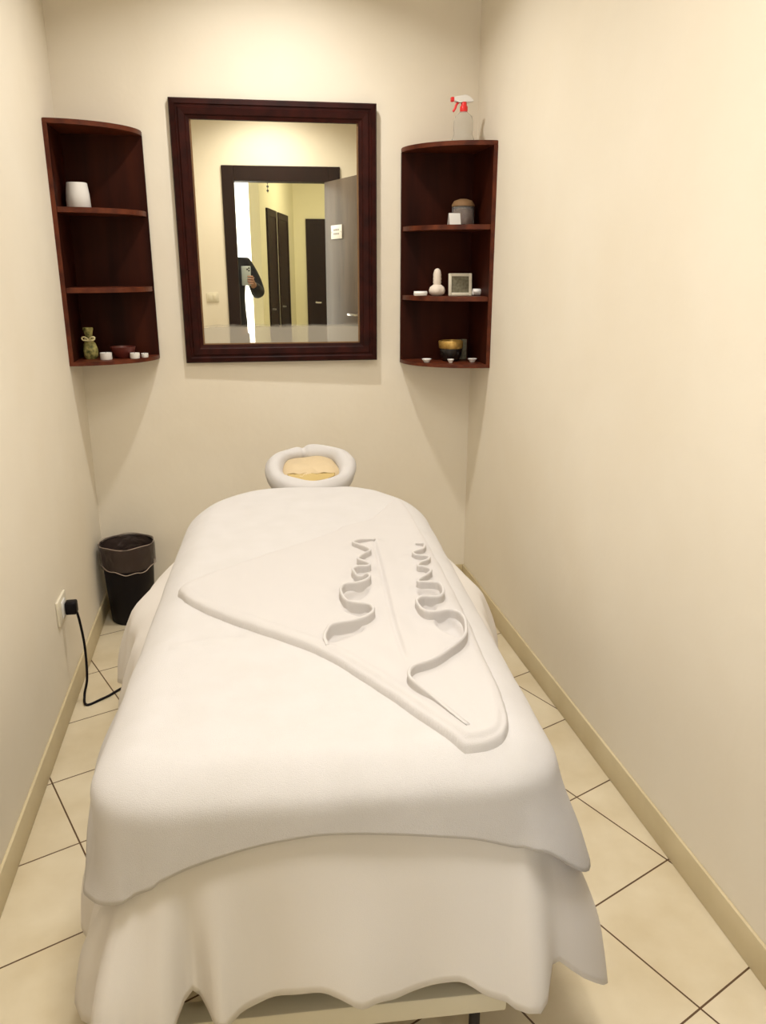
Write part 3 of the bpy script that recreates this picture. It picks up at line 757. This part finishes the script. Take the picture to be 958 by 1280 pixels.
def ribbon(pl, name):
    P = [Vector((x, y)) for x, y in pl]
    A = np.array([[p.x, p.y] for p in P]); hh, _ = height(A[:, 0], A[:, 1]); zz = surf(A[:, 0], A[:, 1])
    bm = bmesh.new(); rings = []; n = len(P)
    for i, p in enumerate(P):
        t = P[min(i+1, n-1)]-P[max(i-1, 0)]; t.normalize(); nn_ = Vector((-t.y, t.x))
        f_ = i/(n-1)
        H_ = .016*sstep(0, .07, f_)*(1-.35*sstep(.55, 1, f_))*(1-.8*sstep(.96, 1, f_)); w = .0030
        base = float(zz[i])+.003
        prof_ = [(-w*1.6, -.012), (-w, H_*.5), (-w*1.15, H_*.88), (-w*.7, H_*1.06), (0, H_*1.12), (w*.7, H_*1.06), (w*1.15, H_*.88), (w, H_*.5), (w*1.6, -.012)]
        top = base+max(.004, float(hh[i]) if hh[i] > 0 else .012)
        rings.append([bm.verts.new((p.x+nn_.x*a, p.y+nn_.y*a, top+z)) for a, z in prof_])
    for A_, B_ in zip(rings, rings[1:]):
        for k in range(len(A_)-1): bm.faces.new((A_[k], A_[k+1], B_[k+1], B_[k]))
    bm.faces.new(rings[0]); bm.faces.new(rings[-1])
    return from_bm(name, bm, 'towel2', rtw, True)
ribbon(lc, 'ruffle'); ribbon(rc, 'ruffle')

# ------------------------------------------------------------ person seen in the mirror, holding the phone
def skin_obj(name, chains, m, parent, sub=2):
    me = bpy.data.meshes.new(name); vs2, es, rs = [], [], []
    for ch_ in chains:
        for q in ch_:
            pass
    idx = {}
    def vid_(p, r):
        k = tuple(round(c_, 4) for c_ in p)
        if k not in idx: idx[k] = len(vs2); vs2.append(p); rs.append(r)
        return idx[k]
    for ch_ in chains:
        last = None
        for (p, r) in ch_:
            i = vid_(p, r)
            if last is not None and last != i: es.append((last, i))
            last = i
    me.from_pydata(vs2, es, []); o = link(name, me, m, parent)
    mod = o.modifiers.new('Skin', 'SKIN'); mod.use_smooth_shade = True
    for i, r in enumerate(rs):
        sv = me.skin_vertices[0].data[i]
        sv.radius = r if isinstance(r, tuple) else (r, r); sv.use_root = (i == 0)
    ss_ = o.modifiers.new('Sub', 'SUBSURF'); ss_.levels = sub; ss_.render_levels = sub
    return o
pe = empty('person', (-.19, -.36, 0), label='person in a black coat holding up a phone in the doorway, in the mirror', cat='person')
def Lp(x, y, z): return (x+.19, y+.36, z)
PX = -.20
pel = (Lp(PX, -.36, .95), (.15, .105))
body = [
 [pel, (Lp(PX, -.36, 1.12), (.135, .10)), (Lp(PX, -.355, 1.30), (.15, .105)), (Lp(PX, -.36, 1.42), (.13, .085)), (Lp(PX, -.35, 1.52), (.055, .055)), (Lp(PX, -.345, 1.58), (.055, .06)), (Lp(PX, -.335, 1.66), (.075, .09)), (Lp(PX, -.34, 1.735), (.06, .075))],
 [(Lp(PX, -.36, 1.42), (.13, .085)), (Lp(-.03, -.35, 1.445), (.055, .055)), (Lp(.03, -.33, 1.33), (.045, .045)), (Lp(.062, -.28, 1.215), (.04, .04)), (Lp(.045, -.17, 1.26), (.033, .033)), (Lp(.022, -.075, 1.305), (.024, .024)), (Lp(.014, -.045, 1.325), (.030, .016)), (Lp(.008, -.032, 1.35), (.032, .012))],
 [(Lp(PX, -.36, 1.42), (.13, .085)), (Lp(-.37, -.35, 1.445), (.055, .055)), (Lp(-.41, -.35, 1.30), (.045, .045)), (Lp(-.43, -.34, 1.14), (.04, .04)), (Lp(-.43, -.30, 1.00), (.033, .033)), (Lp(-.425, -.28, .90), (.025, .025)), (Lp(-.42, -.27, .84), (.018, .034))],
 [pel, (Lp(-.29, -.36, .86), (.085, .09)), (Lp(-.30, -.345, .50), (.055, .06)), (Lp(-.305, -.37, .28), (.05, .055)), (Lp(-.305, -.37, .09), (.035, .04)), (Lp(-.31, -.30, .04), (.04, .03)), (Lp(-.315, -.22, .035), (.035, .02))],
 [pel, (Lp(-.11, -.36, .86), (.085, .09)), (Lp(-.10, -.345, .50), (.055, .06)), (Lp(-.095, -.37, .28), (.05, .055)), (Lp(-.095, -.37, .09), (.035, .04)), (Lp(-.09, -.30, .04), (.04, .03)), (Lp(-.085, -.22, .035), (.035, .02))],
]
# right hand fingers: wrap round the lower edge and side of the phone to its front
for k, (z0_, ln) in enumerate(((1.355, .034), (1.335, .036), (1.317, .034), (1.300, .028))):
    body.append([(Lp(.008, -.032, 1.35), (.032, .012)), (Lp(.026, -.026, z0_), .0085), (Lp(.0265, -.004, z0_+.001), .0080), (Lp(.020, .0065, z0_+.002), .0075), (Lp(.020-ln, .0078, z0_+.004), .0065)])
body.append([(Lp(.014, -.045, 1.325), (.030, .016)), (Lp(-.020, -.038, 1.325), .010), (Lp(-.045, -.028, 1.345), .0085), (Lp(-.055, -.026, 1.37), .0075)])
for k in range(4):
    body.append([(Lp(-.42, -.27, .84), (.018, .034)), (Lp(-.425+.002*k, -.245-.017*k, .79), .0088), (Lp(-.418, -.243-.017*k, .765-.004*(k == 1)), .008), (Lp(-.408, -.243-.016*k, .745+.006*(k == 3)), .007)])
body.append([(Lp(-.42, -.27, .84), (.018, .034)), (Lp(-.412, -.235, .83), .0095), (Lp(-.405, -.222, .80), .008)])
skin_obj('body', body, 'skin', pe)
# face: nose, eyes, ears, mouth as small shapes on the head
lathe('nose', [(0, -.02), (.012, -.012), (.011, 0), (.006, .02), (0, .03)], 'skin', pe, seg=16, loc=Lp(PX, -.243, 1.655))
for sx_ in (-.03, .03):
    lathe('eye', [(0, -.011), (.010, -.005), (.012, 0), (.010, .005), (0, .011)], 'white', pe, seg=16, loc=Lp(PX+sx_, -.262, 1.675))
    lathe('ear', [(0, -.03), (.012, -.02), (.014, 0), (.012, .02), (0, .03)], 'skin', pe, seg=16, loc=Lp(PX+sx_*2.55, -.34, 1.665))
tube('mouth', [Lp(PX-.022, -.254, 1.612), Lp(PX, -.248, 1.610), Lp(PX+.022, -.254, 1.612)], .005, 'bowl', pe, seg=8)
skin_obj('hair', [[(Lp(PX, -.385, 1.66), (.085, .07)), (Lp(PX, -.37, 1.735), (.085, .09)), (Lp(PX, -.35, 1.775), (.06, .07))]], 'hair', pe)
skin_obj('coat', [
 [(Lp(PX, -.36, .84), (.185, .145)), (Lp(PX, -.36, 1.0), (.175, .135)), (Lp(PX, -.36, 1.15), (.160, .128)), (Lp(PX, -.355, 1.30), (.175, .13)), (Lp(PX, -.36, 1.42), (.15, .105)), (Lp(PX, -.355, 1.50), (.08, .08))],
 [(Lp(PX, -.36, 1.42), (.15, .105)), (Lp(-.03, -.35, 1.445), (.075, .075)), (Lp(.035, -.33, 1.33), (.068, .068)), (Lp(.068, -.28, 1.215), (.062, .062)), (Lp(.047, -.17, 1.258), (.052, .052)), (Lp(.030, -.10, 1.29), (.038, .038))],
 [(Lp(PX, -.36, 1.42), (.15, .105)), (Lp(-.37, -.35, 1.445), (.075, .075)), (Lp(-.41, -.35, 1.30), (.068, .068)), (Lp(-.43, -.34, 1.14), (.062, .062)), (Lp(-.43, -.30, 1.00), (.052, .052)), (Lp(-.426, -.285, .93), (.040, .040))]], 'coat', pe)
skin_obj('trousers', [
 [(Lp(PX, -.36, .95), (.155, .115)), (Lp(-.29, -.36, .84), (.095, .10)), (Lp(-.30, -.345, .50), (.07, .075)), (Lp(-.305, -.37, .10), (.06, .065))],
 [(Lp(PX, -.36, .95), (.155, .115)), (Lp(-.11, -.36, .84), (.095, .10)), (Lp(-.10, -.345, .50), (.07, .075)), (Lp(-.095, -.37, .10), (.06, .065))]], 'jeans', pe)
for x in (-.31, -.09):
    skin_obj('shoe', [[(Lp(x, -.40, .045), (.044, .042)), (Lp(x, -.32, .042), (.046, .040)), (Lp(x, -.22, .034), (.042, .030))]], 'dark', pe)
ph = empty('smartphone', (-.022, -.010, 1.362), label='pale silver smartphone held upright in the doorway, seen in the mirror', cat='phone')
box('phone_body', -.037, .037, -.005, .005, -.075, .075, 'phone', ph, bev=.0035)
bm = bmesh.new()
for (x, z) in ((.024, .060), (.024, .040), (.010, .050)):
    r_ = bmesh.ops.create_cone(bm, cap_ends=True, segments=20, radius1=.0065, radius2=.0065, depth=.0015)
    bmesh.ops.transform(bm, matrix=Matrix.Translation((x, .0056, z)) @ Matrix.Rotation(PI/2, 4, 'X'), verts=r_['verts'])
from_bm('camera_lenses', bm, 'lens', ph)

# ------------------------------------------------------------ ceiling lamp over the bed head and added fill lamps (all out of frame)
def downlight(x, y, power, size, label, spread=R(180), col=(1, .965, .905)):
    e = empty('downlight_or_fill', (x, y, ZC), label=label, cat='ceiling light')
    r = size/2+.012; lathe('trim_ring', [(r, 0), (r+.03, 0), (r+.03, -.006), (r+.003, -.012), (r, -.002)], 'white', e, seg=40)
    L = bpy.data.lights.new('downlight', 'AREA'); L.shape = 'DISK'; L.size = size; L.energy = power; L.spread = spread; L.color = col
    lo = bpy.data.objects.new('lamp_glow', L); COL.objects.link(lo); lo.location = (x, y, ZC-.03)
    return lo
downlight(.2, 2.74, 9.5, .08, 'round recessed ceiling light over the head of the bed', R(132))
downlight(.2, 1.50, 7.5, .45, 'added round fill light above the middle of the bed', R(160))  # fill lamp added to even out the light along the room
downlight(.2, .62, 13, .45, 'added round fill light on the ceiling just inside the door', R(135))  # extra lamp added to brighten the foot end and hanging sheet
L = bpy.data.lights.new('corridor fill', 'AREA'); L.shape = 'DISK'; L.size = .3; L.energy = 22; L.color = (1, .93, .72)  # unseen lamp added to light the corridor
lo = bpy.data.objects.new('corridor_fill_light', L); COL.objects.link(lo); lo.location = (1.1, -2.2, ZC-.03)

w = bpy.data.worlds.new('World'); sc.world = w; w.use_nodes = True
w.node_tree.nodes['Background'].inputs[0].default_value = (.9, .85, .75, 1); w.node_tree.nodes['Background'].inputs[1].default_value = .3

# ------------------------------------------------------------ camera
cam = bpy.data.cameras.new('Camera'); co = bpy.data.objects.new('Camera', cam); COL.objects.link(co)
co.location = (0, .0, 1.42)
pit, yaw = R(17.1), R(10.5)
co.rotation_euler = (PI/2-pit, 0, -yaw)
cam.sensor_fit = 'VERTICAL'; cam.sensor_height = 36; cam.lens = 990/1280*36
cam.clip_start = .02; cam.clip_end = 60
sc.camera = co
sc.view_settings.view_transform = 'Standard'; sc.view_settings.look = 'None'; sc.view_settings.gamma = 1
sc.view_settings.use_curve_mapping = False
sc.view_settings.exposure = 0.36
